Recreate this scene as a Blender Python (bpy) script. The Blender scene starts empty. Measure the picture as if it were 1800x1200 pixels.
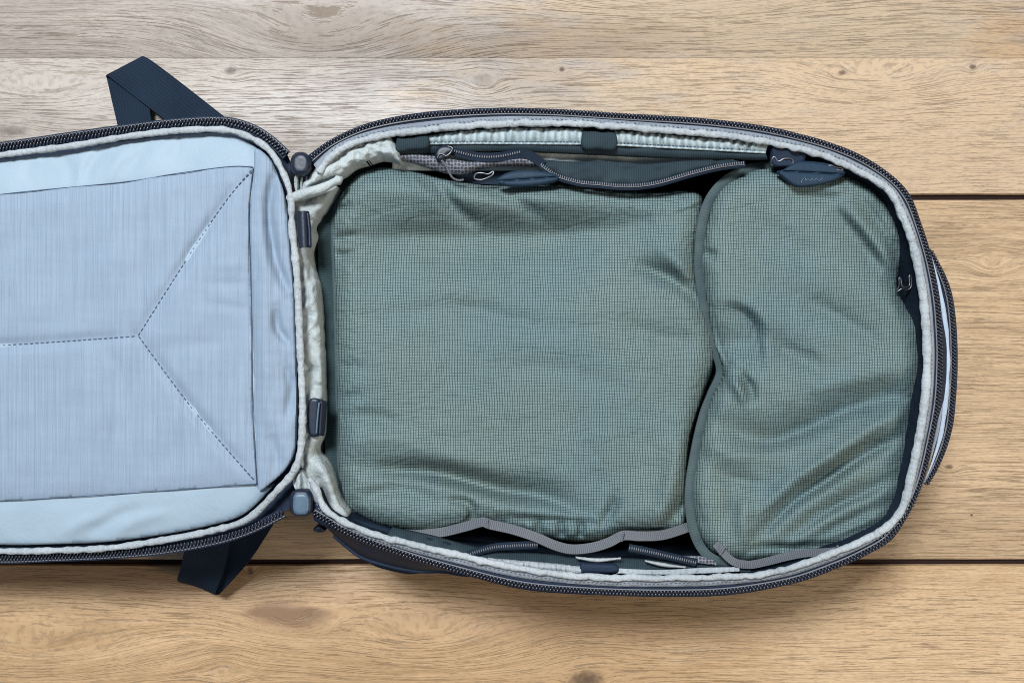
import bpy, math, random
import numpy as np
from mathutils import Vector, noise as mnoise
from mathutils.geometry import delaunay_2d_cdt
random.seed(7); rng = np.random.default_rng(7)
scene = bpy.context.scene
col = scene.collection

# ------------------------------------------------------------------ camera, world, lamps, exposure
H, F = 0.95, 1580.0                       # camera height over the table (m), focal length in photo pixels
cam = bpy.data.cameras.new('camera'); cam_o = bpy.data.objects.new('camera', cam); col.objects.link(cam_o)
cam_o.location = (0, 0, H); cam.sensor_width = 36; cam.lens = 36*F/1800; cam.clip_start = 0.01; cam.clip_end = 50
scene.camera = cam_o
world = bpy.data.worlds.new('World'); scene.world = world; world.use_nodes = True
bg = world.node_tree.nodes['Background']; bg.inputs[0].default_value = (0.70, 0.82, 1.0, 1); bg.inputs[1].default_value = 0.25

def area(name, loc, target, sx, sy, energy, colour):
    l = bpy.data.lights.new(name, 'AREA'); l.shape = 'RECTANGLE'; l.size = sx; l.size_y = sy
    l.energy = energy; l.color = colour
    o = bpy.data.objects.new(name, l); col.objects.link(o); o.location = loc
    o.rotation_euler = (Vector(target)-Vector(loc)).to_track_quat('-Z', 'Y').to_euler()
area('window_light', (-0.75, 1.45, 3.1), (-0.05, 0, 0.1), 0.9, 0.7, 196, (0.90, 0.95, 1.0))
area('room_lamp', (1.75, -0.75, 1.5), (0.25, -0.2, 0.1), 0.7, 0.7, 24, (1.0, 0.84, 0.64))
scene.view_settings.view_transform = 'Standard'; scene.view_settings.look = 'None'
scene.view_settings.exposure = 0.0; scene.view_settings.gamma = 1.0
scene.view_settings.use_curve_mapping = False
scene.cycles.filter_width = 1.0

# ------------------------------------------------------------------ helpers: layout
def W(x, y, z):
    k = (H-z)/F
    return ((x-900)*k, (600-y)*k, z)
def Wa(A):
    A = np.asarray(A, float); k = (H-A[:, 2])/F
    return np.stack([(A[:, 0]-900)*k, (600-A[:, 1])*k, A[:, 2]], 1)
def spl(pts, step=4.0, closed=False, z=None):
    P = np.array([tuple(p) if len(p) == 3 else (p[0], p[1], z if z is not None else 0) for p in pts], float)
    n = len(P); out = []
    for i in range(n if closed else n-1):
        if closed: p0, p1, p2, p3 = P[i-1], P[i], P[(i+1) % n], P[(i+2) % n]
        else: p0, p1, p2, p3 = P[max(i-1, 0)], P[i], P[i+1], P[min(i+2, n-1)]
        m = max(2, int(np.linalg.norm((p2-p1)[:2])/step*2)); t = np.linspace(0, 1, m, endpoint=False)[:, None]
        out.append(0.5*((2*p1)+(-p0+p2)*t+(2*p0-5*p1+4*p2-p3)*t*t+(-p0+3*p1-3*p2+p3)*t**3))
    if not closed: out.append(P[-1:])
    Q = np.concatenate(out)
    if closed: Q = np.vstack([Q, Q[:1]])
    d = np.r_[0, np.cumsum(np.linalg.norm(np.diff(Q[:, :2], axis=0), axis=1))]
    m = max(3, int(round(d[-1]/step))+1); s = np.linspace(0, d[-1], m)
    R = np.stack([np.interp(s, d, Q[:, k]) for k in range(3)], 1)
    return R[:-1] if closed else R
def resample(Q, m):
    d = np.r_[0, np.cumsum(np.linalg.norm(np.diff(Q, axis=0), axis=1))]; s = np.linspace(0, d[-1], m)
    return np.stack([np.interp(s, d, Q[:, k]) for k in range(Q.shape[1])], 1)

class Wob:                                 # smooth pseudo-random field made of sines
    def __init__(s, scale, seed, n=9, ax=1.0, ay=1.0):
        r = np.random.default_rng(abs(int(seed))); a = r.uniform(0, 2*math.pi, n); f = r.uniform(.5, 1.6, n)*2*math.pi/scale
        s.k = np.stack([np.cos(a)*f*ax, np.sin(a)*f*ay], 1); s.p = r.uniform(0, 6.28, n); s.n = n
    def __call__(s, x, y):
        v = 0
        for k, p in zip(s.k, s.p): v = v+np.sin(k[0]*x+k[1]*y+p)
        return v/math.sqrt(s.n)

def pdist(X, Y, poly, closed=False):       # distance, signed distance (>0 = picture-up when moving right), parameter
    P = np.asarray(poly, float)[:, :2]; n = len(P); m = n if closed else n-1
    seglen = [np.linalg.norm(P[(i+1) % n]-P[i]) for i in range(m)]; tot = sum(seglen); acc = 0
    best = np.full(X.shape, 1e9); sd = np.zeros(X.shape); tt = np.zeros(X.shape)
    for i in range(m):
        a = P[i]; b = P[(i+1) % n]; d = b-a; L2 = d@d+1e-9
        t = np.clip(((X-a[0])*d[0]+(Y-a[1])*d[1])/L2, 0, 1)
        ex = X-a[0]-t*d[0]; ey = Y-a[1]-t*d[1]; q = np.hypot(ex, ey); k = q < best
        cr = -(d[0]*(Y-a[1])-d[1]*(X-a[0]))
        best = np.where(k, q, best); sd = np.where(k, np.sign(cr)*q, sd); tt = np.where(k, (acc+t*seglen[i])/tot, tt)
        acc += seglen[i]
    return best, sd, tt
FA = 1.0
def folds(X, Y, lst):
    z = np.zeros(X.shape)
    for pts, amp, wu, wd in lst:
        P = spl(pts, 10)
        d, sd, t = pdist(X, Y, P)
        w = np.where(sd > 0, wu, wd); tap = np.clip(np.sin(math.pi*np.clip(t, .03, .97)), 0, 1)**.6
        z += FA*amp*np.exp(-((np.sqrt(d*d+16)-4)/w)**1.5)*tap
    return z

# ------------------------------------------------------------------ helpers: objects and meshes
def link(name, me, mat, parent=None, kind=None, label=None, sharp=None):
    o = bpy.data.objects.new(name, me); col.objects.link(o)
    if mat: me.materials.append(mat)
    for p in me.polygons: p.use_smooth = True
    if sharp: me.set_sharp_from_angle(angle=math.radians(sharp))
    if parent is not None: o.parent = parent
    if kind: o['kind'] = kind
    if label: o['label'] = label
    return o
def mesh(name, V, Fc, uv=None):
    me = bpy.data.meshes.new(name); me.from_pydata([tuple(v) for v in V], [], [tuple(int(i) for i in f) for f in Fc])
    if uv is not None:
        l = me.uv_layers.new(name='UVMap'); idx = np.empty(len(me.loops), np.int32); me.loops.foreach_get('vertex_index', idx)
        l.data.foreach_set('uv', np.asarray(uv, np.float32)[idx].ravel())
    me.update(); return me
def empty(name, loc, label=None, cat=None, kind=None):
    o = bpy.data.objects.new(name, None); col.objects.link(o); o.location = loc; o.empty_display_size = .05
    if label: o['label'] = label
    if cat: o['category'] = cat
    if kind: o['kind'] = kind
    return o
def frames(C, closed=False):
    if closed: T = np.roll(C, -1, 0)-np.roll(C, 1, 0)
    else: T = np.gradient(C, axis=0)
    T /= np.linalg.norm(T, axis=1)[:, None]+1e-12
    S = np.cross(np.array([0, 0, 1.0]), T); ln = np.linalg.norm(S, axis=1)
    for i in range(len(S)):
        if ln[i] < 1e-3: S[i] = S[i-1] if i else (0, 1, 0)
    S /= np.linalg.norm(S, axis=1)[:, None]; Nn = np.cross(T, S)
    return T, S, Nn
def sweep_data(path, prof, closed=False, tilt=0.0, scale=None, world=False):
    C = np.asarray(path, float) if world else Wa(path)
    T, S, Nn = frames(C, closed); n = len(C); tl = np.broadcast_to(np.asarray(tilt, float), (n,))
    c, s = np.cos(tl)[:, None], np.sin(tl)[:, None]; A = S*c+Nn*s; B = Nn*c-S*s
    sc = np.ones(n) if scale is None else np.asarray(scale)
    prof = np.asarray(prof, float); m = len(prof)
    V = (C[:, None]+A[:, None]*(prof[None, :, 0:1]*sc[:, None, None])+B[:, None]*(prof[None, :, 1:2]*sc[:, None, None])).reshape(-1, 3)
    Fc = []
    for i in range(n if closed else n-1):
        j = (i+1) % n
        for k in range(m): k2 = (k+1) % m; Fc.append((i*m+k, i*m+k2, j*m+k2, j*m+k))
    if not closed: Fc.append(tuple(range(m))[::-1]); Fc.append(tuple((n-1)*m+k for k in range(m)))
    L = np.r_[0, np.cumsum(np.linalg.norm(np.diff(C, axis=0), axis=1))]
    uv = np.stack([np.repeat(L, m), np.tile(prof[:, 0], n)], 1)
    return V, Fc, uv
def ell(a, b, m=10): return [(a*math.cos(-2*math.pi*k/m), b*math.sin(-2*math.pi*k/m)) for k in range(m)]
def flat(w, t, m=5, bow=0.0):              # rounded ribbon cross-section of half width w, thickness t
    xs = np.linspace(w, -w, m); top = [(x, t/2+bow*(1-(x/w)**2)) for x in xs]; bot = [(x, -t/2+bow*(1-(x/w)**2)) for x in xs[::-1]]
    return (top+bot)[::-1]
def sweep(name, path, prof, mat, parent, closed=False, tilt=0.0, scale=None, sharp=None, label=None, world=False):
    V, Fc, uv = sweep_data(path, prof, closed, tilt, scale, world)
    return link(name, mesh(name, V, Fc, uv), mat, parent, sharp=sharp, label=label)
U = 0.0005                                 # metres per photo pixel at the rim of the bag
def ribbon(name, pts, w, mat, parent, t=.0012, bow=0., tilt=0., z=None, step=5, wob=0., label=None):
    P = spl(pts, step, z=z)
    if wob: P[:, 2] += wob*Wob(45, int(abs(P[0, 0])))(P[:, 0], P[:, 1])
    return sweep(name, P, flat(w*U, t, 7, bow), mat, parent, tilt=tilt, sharp=50, label=label)

def patch(name, outline, zf, step, mat, parent, skirt=0.0015, floor=None, label=None, uvwarp=0.0, dense=3.0, inset=0.0):
    O = spl([tuple(p[:2]) for p in outline], dense, closed=True)[:, :2]
    area2 = np.sum(O[:, 0]*np.roll(O[:, 1], -1)-np.roll(O[:, 0], -1)*O[:, 1])
    if area2 > 0: O = O[::-1].copy()       # counter-clockwise in the world (y up)
    lo, hi = O.min(0), O.max(0); gx, gy = np.meshgrid(np.arange(lo[0], hi[0], step), np.arange(lo[1], hi[1], step))
    gx = gx+(np.arange(gx.shape[0]) % 2)[:, None]*step*.5
    X, Y = gx.ravel(), gy.ravel(); ins = np.zeros(X.shape, bool); n = len(O)
    for i in range(n):
        a, b = O[i], O[(i+1) % n]
        c = (a[1] > Y) != (b[1] > Y)
        with np.errstate(divide='ignore', invalid='ignore'): xi = (b[0]-a[0])*(Y-a[1])/(b[1]-a[1])+a[0]
        ins ^= c & (X < xi)
    X, Y = X[ins], Y[ins]; d, _, _ = pdist(X, Y, O, True); k = d > step*.55; X, Y = X[k], Y[k]
    pts = [Vector(p) for p in O]+[Vector((a, b)) for a, b in zip(X, Y)]
    r = delaunay_2d_cdt(pts, [(i, (i+1) % n) for i in range(n)], [], 1, 1e-4)
    v2 = np.array([tuple(v) for v in r[0]]); D, _, _ = pdist(v2[:, 0], v2[:, 1], O, True)
    Z = zf(v2[:, 0], v2[:, 1], D)
    V = Wa(np.c_[v2, Z]); faces = []
    for f in r[2]:
        a, b, c = V[f[0]], V[f[1]], V[f[2]]
        faces.append(tuple(f) if (b[0]-a[0])*(c[1]-a[1])-(b[1]-a[1])*(c[0]-a[0]) > 0 else tuple(f)[::-1])
    uv = np.c_[v2[:, 0]*U, -v2[:, 1]*U]
    if uvwarp:
        e = 4.0; zx = (zf(v2[:, 0]+e, v2[:, 1], D)-zf(v2[:, 0]-e, v2[:, 1], D)); zy = (zf(v2[:, 0], v2[:, 1]+e, D)-zf(v2[:, 0], v2[:, 1]-e, D))
        uv[:, 0] += uvwarp*zx; uv[:, 1] += uvwarp*zy
    # border walls
    from collections import Counter
    cnt = {}
    for f in faces:
        for q in range(3):
            e2 = (f[q], f[(q+1) % 3]); cnt[e2] = cnt.get(e2, 0)+1
    bord = [e2 for e2 in cnt if (e2[1], e2[0]) not in cnt]
    ids = {}; VV = [tuple(v) for v in V]; UV = [tuple(u) for u in uv]
    cx, cy = V[:, 0].mean(), V[:, 1].mean()
    def low(i):
        if i not in ids:
            x, y, z = VV[i]; ids[i] = len(VV); zz = floor if floor is not None else z-skirt
            VV.append((x+(cx-x)*inset, y+(cy-y)*inset, zz)); u = UV[i]; UV.append((u[0]+.002, u[1]+.002))
        return ids[i]
    for a, b in bord: faces.append((b, a, low(a), low(b)))
    if floor is not None:
        nxt = {a: b for a, b in bord}; s0 = bord[0][0]; loop = [s0]; c = nxt[s0]
        while c != s0 and len(loop) < 20000: loop.append(c); c = nxt[c]
        faces.append(tuple(ids[i] for i in loop)[::-1])
    return link(name, mesh(name, VV, faces, UV), mat, parent, label=label, sharp=65)

def beads(name, path, pitch, rows, size, mat, parent, closed=False, slant=0.0):
    """zip teeth: rows = list of (offset, phase); size = (along, across, high) half sizes; all in metres"""
    C = Wa(path); L = np.r_[0, np.cumsum(np.linalg.norm(np.diff(C, axis=0), axis=1))]; T, S, Nn = frames(C)
    V = []; Fc = []
    ring = [(math.cos(a), math.sin(a)) for a in np.linspace(0, 2*math.pi, 6, endpoint=False)]
    for off, ph in rows:
        for s in np.arange(pitch*(.5+ph), L[-1], pitch):
            c = np.array([np.interp(s, L, C[:, k]) for k in range(3)]); i = min(np.searchsorted(L, s), len(L)-1)
            t, sd, nn = T[i], S[i], Nn[i]; c = c+sd*off; ac = sd*math.cos(slant)+t*math.sin(slant); al = t*math.cos(slant)-sd*math.sin(slant)
            b = len(V)
            for q, r in ((-1, .55), (-.55, 1), (.55, 1), (1, .55)):
                for u, v in ring: V.append(c+ac*size[1]*q+al*size[0]*r*u+nn*size[2]*r*v)
            for q in range(3):
                for k in range(6): Fc.append((b+q*6+k, b+q*6+(k+1) % 6, b+q*6+6+(k+1) % 6, b+q*6+6+k))
            Fc.append(tuple(b+k for k in range(6))[::-1]); Fc.append(tuple(b+18+k for k in range(6)))
    return link(name, mesh(name, V, Fc), mat, parent, kind='stuff')
def stitches(name, pts, mat, parent, zf, dash=5.0, gap=3.5, r=.0007, lift=.0002):
    P = spl(pts, 2.0)
    X, Y = P[:, 0], P[:, 1]; P[:, 2] = zf(X, Y)+lift; C = Wa(P); L = np.arange(len(P))*2.0
    V = []; Fc = []; s = 1.0
    while s+dash < L[-1]:
        q = [np.array([np.interp(s+dash*f, L, C[:, k]) for k in range(3)]) for f in (0, .2, .8, 1)]
        pv, pf, _ = sweep_data(np.array(q), ell(r, r*.7, 6), world=True, scale=[.4, 1, 1, .4]); b = len(V)
        V += list(pv); Fc += [tuple(b+i for i in f) for f in pf]; s += dash+gap*random.uniform(.8, 1.2)
    return link(name, mesh(name, V, Fc), mat, parent, kind='stuff')
def edges_ribbon(name, Lp, Rp, mat, parent, t=.0014, m=8, step=4, label=None):
    L = spl(Lp, step); R = spl(Rp, step); n = max(len(L), len(R)); L = Wa(resample(L, n)); R = Wa(resample(R, n))
    f = np.linspace(0, 1, m)[None, :, None]; G = L[:, None]*(1-f)+R[:, None]*f
    Tn = np.gradient(G, axis=0); Ta = np.gradient(G, axis=1); Nn = np.cross(Tn, Ta); Nn /= np.linalg.norm(Nn, axis=2)[..., None]+1e-12
    A = (G+Nn*t/2).reshape(-1, 3); B = (G-Nn*t/2).reshape(-1, 3); V = np.vstack([A, B]); o = n*m; Fc = []
    for i in range(n-1):
        for k in range(m-1):
            a, b, c, d = i*m+k, i*m+k+1, (i+1)*m+k+1, (i+1)*m+k
            Fc.append((a, d, c, b)); Fc.append((o+a, o+b, o+c, o+d))
        for k in (0, m-1):
            a, d = i*m+k, (i+1)*m+k; Fc.append((a, d, o+d, o+a) if k else (a, o+a, o+d, d))
    s = np.r_[0, np.cumsum(np.linalg.norm(np.diff((L+R)/2, axis=0), axis=1))]
    uv = np.stack([np.repeat(s, m), np.tile(np.linspace(0, .035, m), n)], 1)
    return link(name, mesh(name, V, Fc, np.vstack([uv, uv])), mat, parent, sharp=60, label=label)

# ------------------------------------------------------------------ helpers: materials
class NT:
    def __init__(s, name):
        s.mat = bpy.data.materials.new(name); s.mat.use_nodes = True; s.t = s.mat.node_tree; s.b = s.t.nodes['Principled BSDF']
    def n(s, typ, ins=None, **props):
        nd = s.t.nodes.new(typ)
        for k, v in props.items(): setattr(nd, k, v)
        for k, v in (ins or {}).items(): s.set(nd.inputs[k], v)
        return nd
    def set(s, sock, v):
        if isinstance(v, bpy.types.NodeSocket): s.t.links.new(v, sock)
        else: sock.default_value = v
    def m(s, op, a, b=0.0, c=0.0):
        nd = s.t.nodes.new('ShaderNodeMath'); nd.operation = op
        for i, v in enumerate((a, b, c)): s.set(nd.inputs[i], v)
        return nd.outputs[0]
    def ss(s, x, a, b): return s.n('ShaderNodeMapRange', {0: x, 1: a, 2: b, 3: 0., 4: 1.}, interpolation_type='SMOOTHSTEP').outputs[0]
    def mix(s, f, a, b, blend='MIX'):
        nd = s.t.nodes.new('ShaderNodeMix'); nd.data_type = 'RGBA'; nd.blend_type = blend
        s.set(nd.inputs[0], f); s.set(nd.inputs[6], a if not isinstance(a, tuple) else (*a[:3], 1)); s.set(nd.inputs[7], b if not isinstance(b, tuple) else (*b[:3], 1))
        return nd.outputs[2]
    def noise(s, vec, scale, detail=2., rough=.5, dist=0.):
        return s.n('ShaderNodeTexNoise', {'Vector': vec, 'Scale': scale, 'Detail': detail, 'Roughness': rough, 'Distortion': dist}).outputs[0]
    def vec(s, x, y, z=0.0): return s.n('ShaderNodeCombineXYZ', {0: x, 1: y, 2: z}).outputs[0]
    def sep(s, v): return s.n('ShaderNodeSeparateXYZ', {0: v}).outputs
    def bump(s, h, dist, strength=1.0, nrm=None):
        nd = s.n('ShaderNodeBump', {'Height': h, 'Distance': dist, 'Strength': strength})
        if nrm is not None: s.t.links.new(nrm, nd.inputs['Normal'])
        return nd.outputs[0]
    def out(s, colour, rough=.7, nrm=None, spec=.3, sheen=0., metal=0.):
        s.set(s.b.inputs['Base Color'], colour if not isinstance(colour, tuple) else (*colour[:3], 1)); s.set(s.b.inputs['Roughness'], rough)
        s.b.inputs['Specular IOR Level'].default_value = spec; s.b.inputs['Sheen Weight'].default_value = sheen; s.b.inputs['Metallic'].default_value = metal
        if nrm is not None: s.t.links.new(nrm, s.b.inputs['Normal'])
        return s.mat

def fabric(name, c1, c2, rough=.75, grain=900., wr=55., wamt=.0012, spec=.25, sheen=.05, rib=None):
    t = NT(name); uv = t.n('ShaderNodeTexCoord').outputs['UV']; ob = t.n('ShaderNodeTexCoord').outputs['Object']
    g = t.noise(uv, grain, 2.); big = t.noise(ob, 22., 3.); f = t.m('MULTIPLY_ADD', g, .55, t.m('MULTIPLY', big, .5))
    h1 = t.noise(ob, wr, 3., .55, .6); h = t.m('MULTIPLY_ADD', g, .06, h1)
    if rib:
        x, y, _ = t.sep(uv); ax = x if rib[0] == 'x' else y
        w = t.m('SINE', t.m('MULTIPLY', ax, 2*math.pi/rib[1])); f = t.m('ADD', f, t.m('MULTIPLY', w, rib[2])); h = t.m('MULTIPLY_ADD', w, rib[2]*.35, h)
    return t.out(t.mix(t.ss(f, .25, .8), c1, c2), rough, t.bump(h, wamt), spec, sheen)

def ripstop():
    t = NT('ripstop_nylon'); uv = t.n('ShaderNodeTexCoord').outputs['UV']
    wn = t.n('ShaderNodeTexNoise', {'Vector': uv, 'Scale': 26., 'Detail': 2.}).outputs['Color']; ws = t.sep(wn); x, y, _ = t.sep(uv)
    per = .00226
    x = t.m('ADD', x, t.m('MULTIPLY', t.m('SUBTRACT', ws[0], .5), .004)); y = t.m('ADD', y, t.m('MULTIPLY', t.m('SUBTRACT', ws[1], .5), .004))
    def line(v, wd):
        q = t.m('ABSOLUTE', t.m('SUBTRACT', t.m('FRACT', t.m('DIVIDE', v, per)), .5)); return t.ss(q, .5-wd, .5-wd*.35)
    lx, ly = line(x, .25), line(y, .22); amt = t.ss(t.noise(t.vec(t.m('MULTIPLY', x, 120.), t.m('MULTIPLY', y, 120.)), 1., 2.), .2, .75)
    ln = t.m('MAXIMUM', lx, t.m('MULTIPLY', ly, t.m('MULTIPLY_ADD', amt, .45, .55)))
    big = t.noise(uv, 9., 3.); thread = t.noise(t.vec(t.m('MULTIPLY', x, 2600.), t.m('MULTIPLY', y, 700.)), 1., 1.)
    base = t.mix(t.ss(big, .3, .7), (.166, .234, .234), (.192, .244, .220)); base = t.mix(t.ss(thread, .25, .8), t.mix(.35, base, (.075, .125, .135)), base)
    c = t.mix(t.m('MULTIPLY', ln, .82), base, (.008, .026, .036))
    h1 = t.noise(uv, 34., 4., .55, .9); h2 = t.noise(t.vec(t.m('MULTIPLY', x, 90.), t.m('MULTIPLY', y, 30.)), 1., 3.)
    rd = t.m('ABSOLUTE', t.m('SUBTRACT', t.noise(t.vec(t.m('MULTIPLY', t.m('ADD', x, t.m('MULTIPLY', y, .6)), 16.), t.m('MULTIPLY', t.m('SUBTRACT', y, t.m('MULTIPLY', x, .25)), 34.)), 1., 3., .5, .5), .5))
    nr = t.bump(t.m('ADD', t.m('MULTIPLY_ADD', h2, .3, h1), t.m('MULTIPLY', t.ss(rd, 0., .10), .20)), .0019); nr = t.bump(ln, .00025, .5, nr)
    return t.out(c, .66, nr, .14, 0.)

def lid_rib():
    t = NT('ribbed_lid_fabric'); uv = t.n('ShaderNodeTexCoord').outputs['UV']; x, y, _ = t.sep(uv)
    fine = t.noise(t.vec(t.m('MULTIPLY', x, 620.), t.m('MULTIPLY', y, 7.)), 1., 3., .6); wide = t.noise(t.vec(t.m('MULTIPLY', x, 75.), t.m('MULTIPLY', y, 7.)), 1., 2.)
    cr = t.noise(t.vec(t.m('MULTIPLY', x, 300.), t.m('MULTIPLY', y, 700.)), 1., 1.)
    f = t.m('ADD', t.m('MULTIPLY', fine, .75), t.m('ADD', t.m('MULTIPLY', wide, .12), t.m('MULTIPLY', cr, .1)))
    c = t.mix(t.ss(f, .16, .78), (.180, .236, .308), (.246, .310, .386))  # blue of the cool light is mixed into the grey fabric colours
    return t.out(c, .62, t.bump(t.m('ADD', f, t.m('MULTIPLY', t.noise(uv, 14., 3.), 1.6)), .0016), .25, .1)

def mesh_fab():
    t = NT('pocket_mesh'); uv = t.n('ShaderNodeTexCoord').outputs['UV']
    v = t.n('ShaderNodeTexVoronoi', {'Vector': uv, 'Scale': 330., 'Randomness': .25}).outputs['Distance']
    k = t.ss(v, .30, .5)
    return t.out(t.mix(k, (.050, .056, .072), (.175, .18, .21)), .7, t.bump(k, .0006), .3)

def wood(seed, tone, knots, stains_tints):
    t = NT('oak_plank'); ob = t.n('ShaderNodeTexCoord').outputs['Object']; x, y, _ = t.sep(ob)
    wv = t.noise(t.vec(t.m('MULTIPLY', x, 3.2), t.m('MULTIPLY', y, 7.), seed), 1., 3.)
    yy = t.m('ADD', y, t.m('MULTIPLY', t.m('SUBTRACT', wv, .5), .020))
    core = 0.0
    for kx, ky, R, st, ex in knots:
        dx = t.m('DIVIDE', t.m('SUBTRACT', x, kx), R*ex); dy = t.m('DIVIDE', t.m('SUBTRACT', y, ky), R)
        r2 = t.m('ADD', t.m('MULTIPLY', dx, dx), t.m('MULTIPLY', dy, dy)); g = t.m('EXPONENT', t.m('MULTIPLY', r2, -1.))
        yy = t.m('SUBTRACT', yy, t.m('MULTIPLY', t.m('MULTIPLY', t.m('SUBTRACT', yy, ky), g), .93))
        yy = t.m('ADD', yy, t.m('MULTIPLY', g, R*.30))
        if st > 0: core = t.m('MAXIMUM', core, t.m('MULTIPLY', t.ss(t.m('ADD', r2, t.m('MULTIPLY', t.noise(ob, 220., 3.), .16)), .30, .06), st))
    rings = t.noise(t.vec(t.m('MULTIPLY', x, 3.5), t.m('MULTIPLY', yy, 170.), seed+3), 1., 6., .70)
    fine = t.noise(t.vec(t.m('MULTIPLY', x, 14.), t.m('MULTIPLY', yy, 620.), seed+9), 1., 3., .6)
    pore = t.noise(t.vec(t.m('MULTIPLY', x, 19.), t.m('MULTIPLY', yy, 760.), seed+17), 1., 4., .65)
    grit = t.noise(t.vec(t.m('MULTIPLY', x, 120.), t.m('MULTIPLY', yy, 1100.), seed+27), 1., 2., .6)
    mod = t.noise(t.vec(t.m('MULTIPLY', x, 6.), t.m('MULTIPLY', yy, 38.), seed+5), 1., 2.)
    pd = t.m('MULTIPLY', t.ss(pore, .535, .63), t.m('MULTIPLY_ADD', t.ss(mod, .30, .62), .6, .4))
    fleck = t.m('MULTIPLY', t.ss(t.noise(t.vec(t.m('MULTIPLY', x, 260.), t.m('MULTIPLY', y, 75.), seed+31), 1., 2., .5, 1.2), .66, .74), t.ss(t.noise(t.vec(x, y, seed+41), 9., 2.), .50, .68))
    big = t.noise(t.vec(t.m('MULTIPLY', x, 4.), t.m('MULTIPLY', y, 9.), seed+23), 1., 3.)
    lt, dk = tone
    c = t.mix(t.ss(rings, .28, .72), dk, lt); c = t.mix(t.m('MULTIPLY', t.ss(fine, .42, .72), .40), c, tuple(v*.52 for v in dk))
    mot = t.noise(t.vec(t.m('MULTIPLY', x, 11.), t.m('MULTIPLY', y, 24.), seed+51), 1., 5., .65)
    c = t.mix(t.m('MULTIPLY', t.ss(mot, .50, .72), .34), c, tuple(v*.62 for v in dk))
    c = t.mix(t.m('MULTIPLY', t.ss(big, .35, .75), .30), c, tuple(v*.74 for v in dk))
    for sx, sy, rx, ry, scol, amt in stains_tints:
        dx = t.m('DIVIDE', t.m('SUBTRACT', x, sx), rx); dy = t.m('DIVIDE', t.m('SUBTRACT', y, sy), ry)
        r2 = t.m('ADD', t.m('ADD', t.m('MULTIPLY', dx, dx), t.m('MULTIPLY', dy, dy)), t.m('MULTIPLY', t.m('SUBTRACT', t.noise(t.vec(t.m('MULTIPLY', x, 14.), t.m('MULTIPLY', y, 60.), seed), 1., 4.), .5), 2.2))
        c = t.mix(t.m('MULTIPLY', t.ss(r2, 1.15, .1), amt), c, scol)
    c = t.mix(t.m('MULTIPLY', t.ss(grit, .47, .64), .38), c, tuple(v*.5 for v in dk))
    c = t.mix(t.m('MULTIPLY', pd, .54), c, (.14, .090, .055)); c = t.mix(t.m('MULTIPLY', fleck, .12), c, (.10, .065, .045))
    if not isinstance(core, float): c = t.mix(t.m('MINIMUM', core, 1.), c, (.060, .036, .024))
    h = t.m('SUBTRACT', t.m('MULTIPLY', fine, .25), pd)
    return t.out(c, t.m('MULTIPLY_ADD', pd, .25, .42), t.bump(h, .0005, .7), .35)

def plain(name, c, rough=.45, spec=.4, metal=0., wr=120., amt=.0003):
    t = NT(name); ob = t.n('ShaderNodeTexCoord').outputs['Object']; f = t.noise(ob, wr, 3.)
    return t.out(t.mix(f, tuple(v*.75 for v in c), tuple(min(1, v*1.25) for v in c)), rough, t.bump(f, amt), spec, 0., metal)

M = dict(
    rip=ripstop(), lidrib=lid_rib(), mesh=mesh_fab(),
    smooth=fabric('smooth_lid_lining', (.245, .318, .378), (.292, .366, .424), .6, 700., 26., .0016),  # grey lining tinted blue to carry the cool light
    lining=fabric('pale_grey_lining', (.25, .285, .29), (.42, .46, .455), .75, 900., 95., .0024, .12, 0.),
    pleat=fabric('pleated_elastic_lining', (.21, .27, .285), (.36, .42, .435), .6, 800., 60., .002, rib=('x', .0062, .22)),
    bind=fabric('grey_binding', (.225, .25, .27), (.415, .445, .455), .85, 900., 110., .0026, .10, 0., rib=('x', .0048, .03)),
    facing=fabric('grey_facing_tape', (.15, .168, .20), (.26, .285, .32), .8, 1300., 160., .0008),
    navy=fabric('navy_shell_nylon', (.006, .012, .028), (.013, .024, .046), .65, 1200., 60., .002, .18, 0.),
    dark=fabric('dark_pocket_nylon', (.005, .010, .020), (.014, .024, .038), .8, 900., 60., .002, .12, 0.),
    elastic=fabric('dark_green_elastic', (.012, .022, .030), (.034, .052, .060), .85, 1500., 90., .001, .15, 0., rib=('x', .0016, .12)),
    web=fabric('navy_webbing', (.004, .009, .018), (.010, .021, .038), .85, 700., 60., .0012, .16, 0., rib=('y', .0029, .07)),
    gweb=fabric('grey_webbing', (.058, .064, .074), (.125, .134, .148), .8, 1400., 110., .0008, rib=('x', .0018, .16)),
    sage=fabric('sage_seam_tape', (.030, .050, .055), (.066, .094, .096), .8, 1500., 120., .0010, rib=('x', .0022, .10)),
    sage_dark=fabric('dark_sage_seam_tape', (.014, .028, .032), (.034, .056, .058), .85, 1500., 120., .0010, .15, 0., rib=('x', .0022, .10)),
    tab=fabric('navy_pull_tab', (.008, .022, .042), (.017, .036, .060), .6, 1800., 150., .0006, .22, 0.),
    coil=plain('nylon_zip_coil', (.016, .018, .028), .26, .7), cord=plain('zip_cord', (.13, .135, .15), .42, .5),
    steel=plain('wire_steel', (.17, .17, .185), .42, .5, 1.0), plastic=plain('black_blue_plastic', (.008, .013, .027), .45, .4),
    cap=plain('slate_rubber', (.070, .115, .160), .45, .45), thread=plain('dark_thread', (.055, .085, .13), .8, .2), pthread=plain('grey_thread', (.16, .20, .23), .8, .2),
    white=fabric('white_gusset', (.26, .32, .40), (.40, .46, .52), .55, 900., 70., .002),
    under=plain('dark_gap_shade', (.016, .007, .006), .8, .2),  # near-black colour stands in for shade between the planks
    fray=plain('orange_thread', (.22, .08, .03), .8, .2))

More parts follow.
